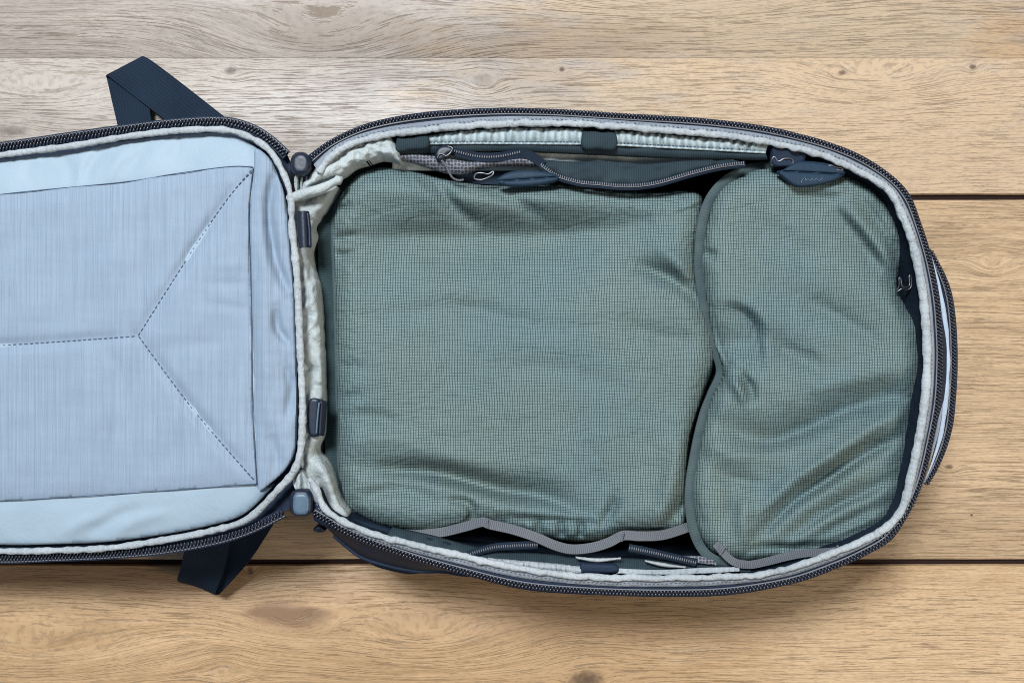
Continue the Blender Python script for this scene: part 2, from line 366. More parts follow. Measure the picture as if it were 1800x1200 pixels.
# ------------------------------------------------------------------ the table: four oak planks over a dark gap backing
K0 = H/F
def tx(p): return (p-900)*K0
def ty(p): return (600-p)*K0
table = empty('table_top', (0, 0, 0), 'table top of pale oak planks with dark gaps under the open backpack', None, 'structure')
TH = .026
def plank(y0, y1, mat, ea=.0016, eb=.0016, name='plank'):
    a, b = ty(y1), ty(y0); x0, x1 = -1.25, 1.25; n = 60; xs = np.linspace(x0, x1, n); V = []; Fc = []
    prof = [(a, -TH), (a, -ea), (a+ea*.35, -ea*.35), (a+ea, 0), (b-eb, 0), (b-eb*.35, -eb*.35), (b, -eb), (b, -TH)]
    w = Wob(.18, int(y0)+50)
    for x in xs:
        j = .00025*w(x, 0)*(ea > .001); k = .00025*w(x, 5)*(eb > .001)
        for i, (yy, zz) in enumerate(prof): V.append((x, yy+(j if i < 4 else k), zz))
    m = len(prof)
    for i in range(n-1):
        for k in range(m): Fc.append((i*m+k, (i+1)*m+k, (i+1)*m+(k+1) % m, i*m+(k+1) % m))
    Fc.append(tuple(range(m))); Fc.append(tuple((n-1)*m+k for k in range(m))[::-1])
    return link(name, mesh(name, V, Fc), mat, table, sharp=30)
grey = ((.43, .370, .318), (.315, .265, .222)); tan = ((.51, .368, .226), (.385, .262, .152)); warm = ((.51, .340, .188), (.37, .230, .114))
plank(-330, 102, wood(1.3, grey, [(tx(560), ty(35), .07, 0, 2.2), (tx(1150), ty(-60), .05, 0, 3)],
      [(tx(1450), ty(20), .42, .20, (.46, .335, .205), .7), (tx(600), ty(35), .10, .045, (.23, .18, .14), .5), (tx(960), ty(75), .20, .03, (.24, .17, .115), .40), (tx(1790), ty(80), .06, .06, (.40, .235, .10), .4)]), ea=.0003)  # wide warm patch mixes wood tone with painted warm light; others are stains
plank(102.25, 341, wood(4.1, grey, [(tx(60), ty(150), .035, 0, 3.5), (tx(405), ty(125), .011, .8, 1.7), (tx(850), ty(143), .020, .35, 1.6), (tx(988), ty(122), .007, .9, 1.3),
      (tx(1480), ty(128), .008, .8, 1.4), (tx(1710), ty(118), .008, .8, 1.4), (tx(20), ty(230), .016, .6, 3.2), (tx(1545), ty(120), .03, 0, 3)],
      [(tx(1550), ty(240), .50, .20, (.50, .355, .215), .8), (tx(230), ty(150), .24, .06, (.43, .37, .31), .5), (tx(930), ty(165), .07, .05, (.28, .225, .175), .5)]), eb=.0003)  # wide warm patch at right: wood tone plus warm light put into colour
plank(351, 983, wood(8.7, tan, [(tx(1745), ty(460), .016, .18, 1.5), (tx(1668), ty(820), .0075, .9, 1.6), (tx(1708), ty(905), .004, .9, .8), (tx(445), ty(1000), .01, .6, 1.0)], []))
plank(993, 1560, wood(12.9, warm, [(tx(440), ty(1003), .012, .75, .8), (tx(515), ty(1082), .030, 0, 2.2), (tx(1030), ty(1195), .030, .85, 1.7), (tx(740), ty(1100), .05, 0, 2.4), (tx(60), ty(1120), .05, 0, 3.0), (tx(390), ty(1180), .02, 0, 1.5)],
      [(tx(505), ty(1080), .050, .018, (.155, .080, .038), .85), (tx(180), ty(1015), .16, .014, (.28, .165, .09), .45), (tx(860), ty(1080), .12, .03, (.34, .21, .115), .35), (tx(590), ty(1020), .045, .020, (.30, .18, .095), .6), (tx(320), ty(1035), .10, .014, (.30, .175, .09), .5), (tx(1030), ty(1170), .10, .035, (.40, .26, .14), .5), (tx(1650), ty(1120), .30, .10, (.54, .40, .255), .4)]))  # small dark stain; darker strips along the bag-side edge; paler right end
for g0, g1 in ((341, 351), (983, 993)):    # added dark strip, stands in for the shade inside each gap
    a, b = ty(g1)+.0002, ty(g0)-.0002
    link('gap_shade_strip', mesh('gap_shade_strip', [(x, y, z) for z in (-.029, -.0062) for x, y in ((-1.24, a), (1.24, a), (1.24, b), (-1.24, b))],
         [(3, 2, 1, 0), (4, 5, 6, 7), (0, 1, 5, 4), (1, 2, 6, 5), (2, 3, 7, 6), (3, 0, 4, 7)]), M['under'], table, sharp=30)
link('gap_backing', mesh('gap_backing', [(-1.25, ty(1560), -.03), (1.25, ty(1560), -.03), (1.25, ty(-330), -.03), (-1.25, ty(-330), -.03),
     (-1.25, ty(1560), -.07), (1.25, ty(1560), -.07), (1.25, ty(-330), -.07), (-1.25, ty(-330), -.07)],
     [(0, 1, 2, 3), (7, 6, 5, 4), (0, 4, 5, 1), (1, 5, 6, 2), (2, 6, 7, 3), (3, 7, 4, 0)]), M['under'], table)  # added dark sheet behind the gaps, painting their shade

# ------------------------------------------------------------------ the backpack
bag = empty('travel_backpack', (0.1, 0, 0), 'navy travel backpack lying unzipped with its pale grey lined lid flipped open', 'backpack')
def kid(o):                                # children are built in world coordinates
    return o
RIM = .158
ZIP = [(545, 279), (575, 255), (610, 236), (650, 221), (700, 210), (760, 202), (830, 197), (900, 195), (980, 197), (1060, 202), (1140, 207), (1220, 212), (1290, 219), (1350, 228), (1400, 239), (1450, 253),
       (1500, 272), (1543, 296), (1577, 323), (1599, 353), (1614, 392), (1627, 432), (1637, 472), (1647, 530), (1652, 600), (1652, 650), (1648, 710), (1636, 775), (1619, 845), (1596, 898), (1560, 946), (1515, 973), (1465, 995),
       (1400, 1018), (1330, 1032), (1260, 1040), (1180, 1042), (1100, 1041), (1029, 1038), (960, 1033), (913, 1027), (870, 1018), (827, 1007), (782, 995), (733, 981), (684, 965), (636, 947), (600, 930), (575, 915), (550, 900)]
BIND = [(560, 303), (578, 280), (600, 262), (636, 247), (686, 236), (737, 230), (813, 222), (916, 217), (1018, 218), (1120, 225), (1200, 232), (1290, 240), (1357, 252), (1408, 262), (1459, 278), (1502, 298),
        (1545, 322), (1570, 345), (1583, 373), (1597, 405), (1608, 442), (1617, 485), (1624, 532), (1629, 600), (1629, 653), (1625, 707), (1616, 765), (1602, 833), (1588, 887), (1564, 922), (1515, 950), (1467, 970),
        (1417, 989), (1350, 1007), (1283, 1013), (1150, 1015), (1029, 1013), (942, 1003), (870, 990), (798, 973), (740, 960), (684, 946), (636, 930), (606, 917), (580, 901), (567, 886), (557, 862), (543, 840)]
zp = spl(ZIP, 4, z=.156); bp = spl(BIND, 4, z=RIM+.002)
nn = 420
zr, br = resample(zp, nn), resample(bp, nn)
# outer shell: zip line down over a bulging side to the table
ring0 = spl(ZIP+[(540, 820), (536, 700), (534, 560), (534, 400), (538, 320)], 8, closed=True)[:, :2]
ctr = np.array([1080., 610.]); V = []; Fc = []; m = len(ring0)
wsh = Wob(90, 5)
levels = [(.152, 1.0, 0), (.140, .995, .25), (.115, .985, .75), (.085, .965, 1.0), (.050, .93, .8), (.020, .895, .4), (.003, .87, .15)]
for z_, sc, bl in levels:
    for q in ring0:
        z = z_
        p = (q-np.array([900, 600]))*sc+np.array([900, 600])
        a = math.exp(-((q[0]-672)/118)**2)*(1 if q[1] > 700 else 0)*47+math.exp(-((q[0]-700)/55)**2)*(1 if q[1] < 400 else 0)*14
        d = np.array([-.25 if q[1] > 700 else 0, 1.0 if q[1] > 600 else -1.0]); p = p+d*a*bl; p[0] += (math.exp(-((q[1]-648)/135)**2)*39*min(1, bl*1.5) if q[0] > 1560 else 0)
        if q[0] < 546 and 300 < q[1] < 880: z = min(z, .118)
        V.append(W(p[0]+wsh(q[0]+z*3000, q[1])*2*bl, p[1]+wsh(q[1], q[0]+z*3000)*2*bl, z))
for l in range(len(levels)-1):
    for i in range(m): j = (i+1) % m; Fc.append((l*m+i, l*m+j, (l+1)*m+j, (l+1)*m+i))
Fc.append(tuple((len(levels)-1)*m+i for i in range(m)))
shell = link('outer_shell', mesh('outer_shell', V, Fc, np.array(V)[:, :2]), M['navy'], bag)
SV = np.array(V)
for l in (2, 3):                           # corded ridges on the bulging side panel
    ids_ = [l*m+i for i in range(m) if 590 < ring0[i][0] < 900 and ring0[i][1] > 800]
    sweep('side_piping', resample(SV[ids_], 60), ell(.0020, .0020, 8), M['navy'], shell, world=True)
# inner walls and floor, dark colour for pocket mesh plus painted gap shade
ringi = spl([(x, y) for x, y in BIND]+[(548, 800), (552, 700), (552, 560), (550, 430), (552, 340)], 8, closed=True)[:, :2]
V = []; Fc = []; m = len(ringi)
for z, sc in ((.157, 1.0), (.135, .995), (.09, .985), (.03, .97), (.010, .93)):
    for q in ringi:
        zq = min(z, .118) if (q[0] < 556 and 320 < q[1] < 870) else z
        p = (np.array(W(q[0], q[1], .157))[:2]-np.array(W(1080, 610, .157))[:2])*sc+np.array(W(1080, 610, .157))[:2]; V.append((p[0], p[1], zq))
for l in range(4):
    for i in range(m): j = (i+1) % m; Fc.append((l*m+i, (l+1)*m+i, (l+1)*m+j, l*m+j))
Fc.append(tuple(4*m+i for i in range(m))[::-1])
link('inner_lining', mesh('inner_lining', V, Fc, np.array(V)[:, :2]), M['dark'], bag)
# zip: navy tape loft, grey facing loft, teeth, cord
def loft(name, A, B, f0, f1, mat, parent, z0, z1, m=4, wob=0.0):
    V = []; n = len(A); w = Wob(40, 11); C = []
    for k, f in enumerate(np.linspace(f0, f1, m)):
        Q = A*(1-f)+B*f; Q = Q.copy(); Q[:, 2] = z0+(z1-z0)*k/(m-1)+wob*w(Q[:, 0], Q[:, 1]); C.append(Wa(Q))
    V = np.stack(C, 1).reshape(-1, 3); L = np.r_[0, np.cumsum(np.linalg.norm(np.diff(C[0], axis=0), axis=1))]
    uv = np.stack([np.repeat(L, m), np.tile(np.linspace(0, .012, m), n)], 1); Fc = []
    up = []
    for i in range(n-1):
        for k in range(m-1): Fc.append((i*m+k, i*m+k+1, (i+1)*m+k+1, (i+1)*m+k))
    a, b, c = V[Fc[0][0]], V[Fc[0][1]], V[Fc[0][2]]
    if np.cross(b-a, c-a)[2] < 0: Fc = [f[::-1] for f in Fc]
    o = link(name, mesh(name, V, Fc, uv), mat, parent); s = o.modifiers.new('thick', 'SOLIDIFY'); s.thickness = .0012; s.offset = -1
    return o
tape = loft('zipper_tape', zr, br, -.24, .55, M['navy'], bag, .1535, .1550)
loft('facing_strip', zr, br, .42, 1.0, M['facing'], bag, .1562, .1578, wob=.0006)
def zipper(path, parent, sgn=1, pitch=.0031, cordoff=5.0):
    beads('zipper_teeth', path, pitch, [(-.0012, 0), (.0012, .5)], (.00105, .00145, .0012), M['coil'], parent, slant=.25)
    T = np.gradient(path[:, :2], axis=0); T /= np.linalg.norm(T, axis=1)[:, None]; N2 = np.stack([-T[:, 1], T[:, 0]], 1)*sgn
    P = path.copy(); P[:, :2] += N2*cordoff; sweep('zipper_cord', P, ell(.0007, .0006, 6), M['cord'], parent)
zt = zp.copy(); zt[:, 2] = .1556
zipper(zt, tape, 1, cordoff=5.5)
wb = Wob(30, 3); jb = Wob(24, 6); bp[:, 1] += .9*jb(bp[:, 0], bp[:, 1]); bp[:, 2] += .0007*jb(bp[:, 1], bp[:, 0])
sweep('rim_binding', bp, ell(5.9*U, .0026, 12), M['bind'], bag, scale=1+.13*wb(bp[:, 0], bp[:, 1])+.035*Wob(14, 4)(bp[:, 0], bp[:, 1])+.25*np.exp(-((bp[:, 0]-1640)/90)**2))
# expansion zip, outside the right end
EXP = [(1634, 438), (1646, 462), (1657, 485), (1667, 515), (1673, 555), (1676, 605), (1676, 655), (1673, 705), (1669, 745), (1659, 785), (1645, 820), (1628, 852)]
ex = spl(EXP, 4, z=.131); GUS = [(1634, 440), (1642, 470), (1652, 510), (1660, 560), (1664, 610), (1664, 660), (1660, 720), (1652, 770), (1638, 815), (1624, 848)]
gp = spl([(x+2, y) for x, y in GUS], 5, z=.130); sweep('expansion_backing', gp, flat(10*U, .0015, 5), M['navy'], bag, sharp=50, scale=np.clip(np.sin(np.linspace(0, math.pi, len(gp)))**.6, .1, 1))
gp = spl(GUS, 5, z=.1360); sweep('expansion_gusset', gp, flat(4.6*U, .002, 7, .001), M['white'], bag, sharp=50, scale=np.clip(np.sin(np.linspace(0, math.pi, len(gp)))**.7*(1+.12*Wob(40, 8)(gp[:, 0], gp[:, 1])), .08, 2))
gp = spl([(x-9, y) for x, y in GUS], 5, z=.138); sweep('expansion_facing', gp, flat(5*U, .0015, 5), M['facing'], bag, sharp=50, scale=np.clip(np.sin(np.linspace(0, math.pi, len(gp)))**.5, .1, 1))
et = sweep('expansion_zipper_tape', ex-np.array([0, 0, .0015]), flat(7*U, .0012, 5), M['navy'], bag, sharp=50, scale=np.clip(np.sin(np.linspace(0, math.pi, len(ex)))**.3, .2, 1))
ex[:, 2] = .1325
zipper(ex, et, 1, .0031, 4.5)
# sliders bridging lid and body
def oval(cx, cy, a, b, e=2.6, n=28, rot=0.0):
    r = []
    for k in range(n):
        t = 2*math.pi*k/n; c, s = math.cos(t), math.sin(t); x = a*math.copysign(abs(c)**(2/e), c); y = b*math.copysign(abs(s)**(2/e), s)
        r.append((cx+x*math.cos(rot)-y*math.sin(rot), cy+x*math.sin(rot)+y*math.cos(rot)))
    return r
dome = lambda z0, h, D: (lambda X, Y, d: z0+h*np.sqrt(np.clip(1-(1-np.clip(d/D, 0, 1))**2, 0, 1)))
s1 = patch('zipper_slider', oval(528, 288, 18, 21, 2.3, rot=.12), dome(.161, .005, 8), 4, M['plastic'], bag, floor=.152)
s2 = patch('zipper_slider', oval(529, 884, 20, 23.5, 3.2), dome(.161, .003, 5), 4, M['plastic'], bag, floor=.152)
patch('cap', oval(529, 885, 15, 19.5, 3.4), dome(.1635, .0018, 4), 4, M['cap'], s2, floor=.160)

# ---- lid
def zl(X): return .152-np.clip(530-np.asarray(X, float), 0, 1200)*.000048
LZ = [(504, 273), (473, 245), (436, 224), (389, 214), (311, 217), (218, 228), (124, 241), (0, 259), (-200, 286), (-400, 330), (-520, 400), (-565, 520), (-565, 720), (-520, 850), (-400, 940), (-200, 978),
      (0, 981), (93, 978), (187, 974), (280, 966), (373, 950), (436, 931), (498, 901)]
lid_out = LZ+[(520, 860), (528, 780), (527, 600), (520, 440), (510, 340)]
lid_body = patch('lid', [( .994*(x-900)+900, .994*(y-600)+600) for x, y in lid_out], lambda X, Y, d: zl(X)-.012, 24, M['navy'], bag, floor=.004, inset=.06, label='flipped open lid with pale grey lining')
lz = spl(LZ, 4); lz[:, 2] = zl(lz[:, 0])-.002
LB = [(511, 345), (498, 304), (473, 264), (436, 240), (389, 228), (311, 230), (218, 241), (124, 257), (0, 273), (-200, 302), (-395, 345), (-505, 410), (-548, 520), (-548, 715), (-505, 835), (-395, 922), (-200, 960),
      (0, 968), (93, 967), (187, 963), (280, 950), (373, 932), (436, 911), (487, 862), (517, 827), (529, 787), (532, 727), (530, 660), (527, 594), (525, 542), (522, 483), (518, 440), (513, 396)]
lb = spl(LB, 4, closed=True); lb[:, 2] = zl(lb[:, 0])+.004
wl = Wob(26, 21)
sweep('lid_binding', lb, ell(5.9*U, .0027, 12), M['bind'], lid_body, closed=True, scale=1+.13*wl(lb[:, 0], lb[:, 1])+.03*Wob(14, 22)(lb[:, 0], lb[:, 1])+.12*np.exp(-((lb[:, 0]-525)/20)**2))
lt = sweep('lid_zipper_tape', lz-np.array([0, 0, .0016]), flat(9*U, .0012), M['navy'], lid_body, sharp=50)
beads('lid_zipper_teeth', lz, .0033, [(-.0016, 0), (.0016, .5)], (.0009, .0019, .0012), M['coil'], lid_body, slant=.2)
T2 = np.gradient(lz[:, :2], axis=0); T2 /= np.linalg.norm(T2, axis=1)[:, None]
lc = lz.copy(); lc[:, :2] += np.stack([T2[:, 1], -T2[:, 0]], 1)*-6; sweep('lid_zipper_cord', lc, ell(.00055, .0005, 6), M['cord'], lid_body)
wsm = Wob(120, 31); wfi = Wob(28, 33)
seamT = [(-480, 430), (-200, 372), (0, 342), (218, 320), (311, 305), (404, 293), (445, 294)]
seamB = [(-480, 830), (-200, 884), (0, 880), (218, 867), (330, 859), (451, 850)]
seamR = [(445, 294), (439, 345), (437, 395), (440, 470), (442, 550), (443, 700), (447, 780), (451, 850)]
lidf = [([(100, 268), (125, 300), (118, 335)], -.0018, 8, 8), ([(190, 255), (160, 290), (150, 330)], -.0025, 9, 7), ([(230, 250), (205, 285), (185, 325)], .002, 8, 8), ([(262, 258), (225, 300)], -.0018, 6, 6),
        ([(150, 940), (210, 905), (255, 890)], -.002, 9, 7), ([(110, 945), (140, 920), (190, 905)], .002, 9, 8), ([(190, 948), (240, 915), (300, 900)], .0018, 8, 8), ([(60, 280), (40, 320)], -.0015, 8, 8), ([(320, 240), (300, 285)], -.0012, 8, 8)]
def z_smooth(X, Y, d): return zl(X)-.004-.016*np.clip((X-452)/14, 0, 1)*np.clip((Y-280)/14, 0, 1)*np.clip((858-Y)/14, 0, 1)+.007*np.sqrt(np.clip(d/60, 0, 1))+.0007*wsm(X, Y)+1.3*folds(X, Y, lidf)
lid_in = [(x, y) for x, y in [(502, 345), (488, 305), (462, 270), (430, 248), (389, 238), (311, 240), (218, 251), (124, 267), (0, 283), (-200, 312), (-390, 354), (-495, 416), (-538, 520), (-538, 712), (-495, 828), (-390, 912), (-200, 950),
          (0, 957), (93, 956), (187, 952), (280, 940), (373, 922), (430, 902), (478, 856), (507, 822), (519, 780), (521, 727), (520, 660), (517, 594), (515, 542), (512, 483), (508, 440)]]
lin = patch('lid_lining', lid_in, z_smooth, 5, M['smooth'], lid_body)
panf = [([(243, 590), (345, 430), (400, 350), (440, 300)], -.0028, 7, 7), ([(243, 590), (340, 720), (447, 845)], -.0028, 7, 7), ([(-400, 625), (0, 607), (243, 590)], -.0028, 7, 7),
        ([(180, 610), (215, 660), (235, 800)], -.0012, 10, 10), ([(300, 480), (310, 560)], .001, 25, 25), ([(360, 500), (440, 498)], -.0009, 6, 6), ([(360, 530), (440, 545)], -.0008, 6, 6), ([(370, 470), (440, 462)], .0008, 7, 7),
        ([(250, 610), (420, 600)], -.0008, 9, 9), ([(100, 640), (110, 840)], .0012, 18, 18), ([(60, 650), (50, 850)], -.0012, 16, 16), ([(195, 350), (200, 560)], .001, 20, 20)]
def z_pan(X, Y, d): return zl(X)+.0040+.0028*np.sqrt(np.clip(d/26, 0, 1))+.0009*wsm(X, Y)+.00018*wfi(X, Y)+1.5*folds(X, Y, panf)
pan_out = seamT+seamR[1:]+seamB[::-1]
pan_c = [p for p in seamT[:-1]]+[(430, 292.5), (444, 295)]+seamR[1:-1]+[(450.5, 849)]+[(440, 851)]+seamB[::-1][1:]+[(-505, 740), (-505, 520)]
pan = patch('padded_panel', pan_c, z_pan, 5, M['lidrib'], lid_body, skirt=.005)
gusf = [([(484, 300), (475, 345), (474, 385), (483, 450), (497, 490), (511, 520)], -.009, 5, 7), ([(485, 540), (490, 580), (510, 605)], -.005, 5, 5), ([(500, 640), (512, 680), (505, 740)], -.004, 6, 6),
        ([(475, 760), (485, 800), (480, 835)], -.003, 7, 7), ([(462, 420), (465, 600), (470, 760)], .003, 12, 12), ([(450, 600), (452, 780)], -.0012, 8, 8)]
gus_c = [(449, 262), (470, 275), (486, 305), (499, 345), (506, 400), (510, 450), (515, 520), (518, 600), (520, 680), (520, 750), (516, 795), (500, 826), (474, 850), (456, 862), (452, 848), (448, 780), (444.5, 700), (443.5, 550), (441, 470), (438.5, 395), (440.5, 345), (446, 296)]
def z_gus(X, Y, d): return zl(X)+.0030+.0038*np.sqrt(np.clip(d/24, 0, 1))+.0003*wfi(X, Y)+1.4*folds(X, Y, gusf)
patch('gusset_panel', gus_c, z_gus, 3.5, M['lidrib'], lid_body, skirt=.005)
zz0 = lambda X, Y: z_pan(X, Y, np.full(X.shape, 26.))-.0001
for pts in ([(443, 298), (400, 350), (345, 430), (243, 590)], [(243, 590), (340, 720), (446, 843)], [(238, 591), (0, 607), (-420, 628)]):
    stitches('stitching', pts, M['thread'], lid_body, zz0, 6.5, 3.0, .00062)
for pts in (seamT, seamB, seamR):
    P = spl(pts, 5); P[:, 2] = zl(P[:, 0])+.0048; sweep('seam', P, ell(.0004, .0004, 6), M['thread'], lid_body)

# ---- hinge: lining between lid and body, crumpled corners, webbing loops
hf = [([(545, 420), (548, 480), (535, 520)], -.005, 5, 5), ([(535, 470), (552, 540), (548, 600)], .005, 6, 6), ([(545, 600), (550, 640), (545, 690)], -.004, 5, 5), ([(540, 380), (555, 400)], -.004, 5, 5),
      ([(545, 780), (560, 790), (548, 812)], -.006, 5, 5), ([(545, 806), (567, 826), (590, 870)], .007, 9, 9), ([(550, 840), (572, 868), (580, 895)], -.006, 5, 5), ([(532, 640), (560, 655)], -.003, 4, 4), ([(534, 560), (558, 575)], -.003, 4, 4)]
rr = random.Random(4)
for k in range(22):
    x0, y0 = rr.uniform(530, 566), 360+k*24+rr.uniform(-8, 8); a_ = rr.uniform(-.9, .9); l_ = rr.uniform(9, 20)
    hf.append(([(x0-l_*math.cos(a_), y0-l_*math.sin(a_)), (x0, y0+rr.uniform(-3, 3)), (x0+l_*math.cos(a_), y0+l_*math.sin(a_))], rr.choice((-.0034, -.0026, .0024)), rr.uniform(2.5, 4.5), rr.uniform(2.5, 4.5)))
whi = Wob(22, 41)
hinge_c = [(508, 352), (530, 345), (560, 338), (592, 326), (580, 348), (565, 372), (549, 396), (551, 413), (543, 440), (548, 466), (556, 498), (560, 540), (564, 600), (567, 693), (566, 760), (557, 793), (577, 827), (593, 877), (612, 905), (600, 912), (580, 903), (563, 880), (545, 845), (530, 820), (522, 760), (524, 640), (516, 520), (510, 430)]
for P_, par_, off in ((bp, bag, 9.0), (None, None, 0)):
    if P_ is None: continue
    Tn_ = np.gradient(P_[:, :2], axis=0); Tn_ /= np.linalg.norm(Tn_, axis=1)[:, None]
    Q_ = P_.copy(); Q_[:, :2] += np.stack([Tn_[:, 1], -Tn_[:, 0]], 1)*off
    stitches('binding_stitching', [(x, y) for x, y, _ in Q_[10:-10:3]], M['pthread'], par_, lambda X, Y: np.full(X.shape, .1590), 4.5, 3.0, .00045)
patch('hinge_lining', hinge_c, lambda X, Y, d: .140+.005*np.sqrt(np.clip(d/12, 0, 1))+.0004*whi(X, Y)+folds(X, Y, hf), 3, M['lining'], bag, skirt=.03, inset=0)
wcr = Wob(20, 51, ax=1.2); wcr2 = Wob(11, 52)
crf = [([(575, 300), (600, 270), (640, 250)], -.003, 4, 4), ([(590, 302), (612, 272)], -.004, 4, 4), ([(625, 290), (632, 262), (650, 255)], -.004, 5, 4), ([(650, 280), (655, 258)], -.004, 4, 4), ([(560, 312), (590, 295), (620, 285)], .003, 6, 6), ([(600, 270), (660, 262), (690, 268)], .003, 6, 6), ([(668, 278), (675, 255)], -.003, 4, 4)]
crum = [(528, 332), (540, 312), (556, 294), (574, 270), (606, 256), (640, 246), (684, 240), (700, 262), (704, 284), (690, 280), (668, 277), (645, 284), (620, 292), (601, 306), (565, 318), (540, 334)]
patch('crumpled_lining', crum, lambda X, Y, d: .150+.008*np.sqrt(np.clip(d/12, 0, 1))+.0010*wcr(X, Y)+.0003*wcr2(X, Y)+folds(X, Y, crf), 2.5, M['lining'], bag, skirt=.02)
fp = spl([(508, 350, .150), (535, 341, .154), (562, 333, .156), (588, 320, .154), (602, 313, .150)], 3)
sweep('lining_fold', fp, ell(10*U, .006, 12), M['lining'], bag, scale=[.7+.3*math.sin(math.pi*min(1, k/len(fp)*1.2+.1)) if k < len(fp)-4 else .9-.2*(k-len(fp)+4) for k in range(len(fp))])
patch('hinge_crease', [(520, 308), (548, 308), (545, 322), (538, 336), (524, 342), (518, 330)], lambda X, Y, d: .150+.004*np.sin((X-520)*.75)*np.clip(d/5, 0, 1), 2, M['lining'], bag, skirt=.01)
patch('hinge_crease', [(520, 860), (516, 842), (528, 826), (540, 842), (552, 862), (540, 868)], lambda X, Y, d: .150+.003*np.sin((X-520)*.3)*np.clip(d/5, 0, 1), 2, M['lining'], bag, skirt=.01)
for pts in ([(533, 372), (534, 400), (536, 436)],):
    lp = ribbon('webbing_loop', pts, 10, M['plastic'], bag, z=.155, t=.002, bow=.004, tilt=-.3)
    sweep('loop_edge', spl([(541, 374, .158), (544, 402, .158), (545, 434, .158)], 4), ell(.0015, .002, 8), M['plastic'], lp)
lp = patch('webbing_loop', [(544, 703), (572, 706), (573, 708), (568, 763), (566, 765), (543, 762)], lambda X, Y, d: .150+.004*np.exp(-((X-563-(Y-735)*-.06)/4)**2)+.001*np.clip(d/3, 0, 1), 2.5, M['plastic'], bag, skirt=.006)
sweep('loop_edge', spl([(561, 707, .1575), (558, 735, .1575), (556, 762, .1575)], 4), ell(.0008, .0008, 8), M['cap'], lp)
sweep('frayed_edge', spl([(552, 872, .153), (558, 884, .153), (556, 895, .153)], 3), ell(.0012, .0012, 6), M['fray'], bag)
patch('zipper_stop', [(552, 927), (562, 922), (572, 930), (566, 936), (552, 934)], dome(.108, .003, 4), 3, M['plastic'], bag, floor=.1)

# ---- pocket along the upper side wall
def strip(name, top, bot, zt_, zb_, mat, parent, n=60, m=7, amp=.0, per=14., seed=1, skirt=None, bow=.0):
    A = resample(spl(top, 3), n)[:, :2]; B = resample(spl(bot, 3), n)[:, :2]; w = Wob(per, seed); V = []; uv = []
    for i in range(n):
        for k in range(m):
            f = k/(m-1); p = A[i]*(1-f)+B[i]*f; V.append(W(p[0], p[1], zt_+(zb_-zt_)*f+bow*math.sin(math.pi*f)+amp*float(w(p[0], p[1]*.25)))); uv.append((p[0]*U, -p[1]*U))
    Fc = [(i*m+k, i*m+k+1, (i+1)*m+k+1, (i+1)*m+k) for i in range(n-1) for k in range(m-1)]
    V = np.array(V); a, b, c = V[list(Fc[0][:3])]
    if np.cross(b-a, c-a)[2] < 0: Fc = [f[::-1] for f in Fc]
    o = link(name, mesh(name, V, Fc, uv), mat, parent); s = o.modifiers.new('thick', 'SOLIDIFY'); s.thickness = .0014; s.offset = -1
    return o
pk = strip('side_pocket', [(680, 252), (760, 248), (900, 246), (1020, 248), (1180, 254), (1345, 266)], [(676, 276), (760, 272), (900, 268), (1020, 272), (1180, 279), (1350, 282)], .148, .146, M['elastic'], bag, 120, 8, .0008, 60, 61, bow=.004)
strip('lining_band', [(690, 262), (800, 264), (920, 266), (1040, 267), (1160, 270), (1290, 274)], [(690, 300), (800, 300), (920, 300), (1040, 300), (1160, 300), (1290, 296)], .140, .132, M['lining'], pk, 120, 8, .0012, 40, 62)
p1 = strip('pleated_band', [(753, 238), (818, 229), (916, 224), (1025, 226)], [(753, 253), (800, 254), (865, 253), (940, 252), (1024, 254)], .153, .151, M['pleat'], bag, 150, 9, .0010, 13, 63, bow=.003)
p2 = strip('pleated_band', [(1080, 229), (1150, 234), (1229, 241), (1310, 247), (1350, 253)], [(1080, 255), (1150, 258), (1229, 263), (1300, 267), (1346, 269)], .153, .151, M['pleat'], bag, 150, 9, .0010, 13, 64, bow=.003)
for pts, par in (([(754, 250), (865, 249.5), (1022, 249.5)], p1), ([(1082, 250.5), (1229, 258.5), (1345, 264)], p2)):
    stitches('stitching', pts, M['thread'], par, lambda X, Y: np.full(X.shape, .1535), 4, 2.5, .0005)
for par, pts in ((p1, [(753, 252.5), (865, 252), (1024, 253)]), (p2, [(1080, 254.5), (1229, 262), (1346, 268.5)])):
    sweep('hem', spl(pts, 5, z=.1525), ell(2.0*U, .0010, 8), M['pleat'], par)
for pts in ([(698, 243), (725, 241), (751, 237), (752, 259), (725, 263), (697, 266)], [(1024, 230), (1052, 231), (1081, 232), (1081, 262), (1052, 262), (1024, 260)], [(1358, 259), (1385, 262), (1416, 268), (1408, 290), (1380, 292), (1358, 288)]):
    patch('webbing_tab', [pts[0], ((pts[0][0]*3+pts[1][0])/4, (pts[0][1]*3+pts[1][1])/4)]+pts[1:], lambda X, Y, d: .1555+.0012*np.clip(d/3, 0, 1)+.0015*np.sin((Y-235)/9), 3, M['elastic'] if pts[0][0] < 1300 else M['navy'], bag, skirt=.006)
mp = strip('mesh_panel', [(692, 271), (735, 272), (775, 276), (800, 281), (840, 285), (890, 279), (925, 278), (958, 292)], [(704, 282), (735, 290), (775, 303), (800, 307), (820, 306), (850, 297), (885, 293), (925, 293), (960, 296)], .149, .142, M['mesh'], bag, 130, 8, .0006, 50, 65, bow=.003)
zs1 = ribbon('pocket_zipper_tape', [(792, 262), (800, 267), (839, 276), (877, 276), (915, 270), (935, 275), (955, 290)], 8, M['dark'], pk, z=.1495)
pz = spl([(797, 265), (839, 275), (877, 275), (915, 267)], 3, z=.1510); beads('pocket_zipper_teeth', pz, .0021, [(0, 0)], (.0006, .0012, .0008), M['cord'], pk)
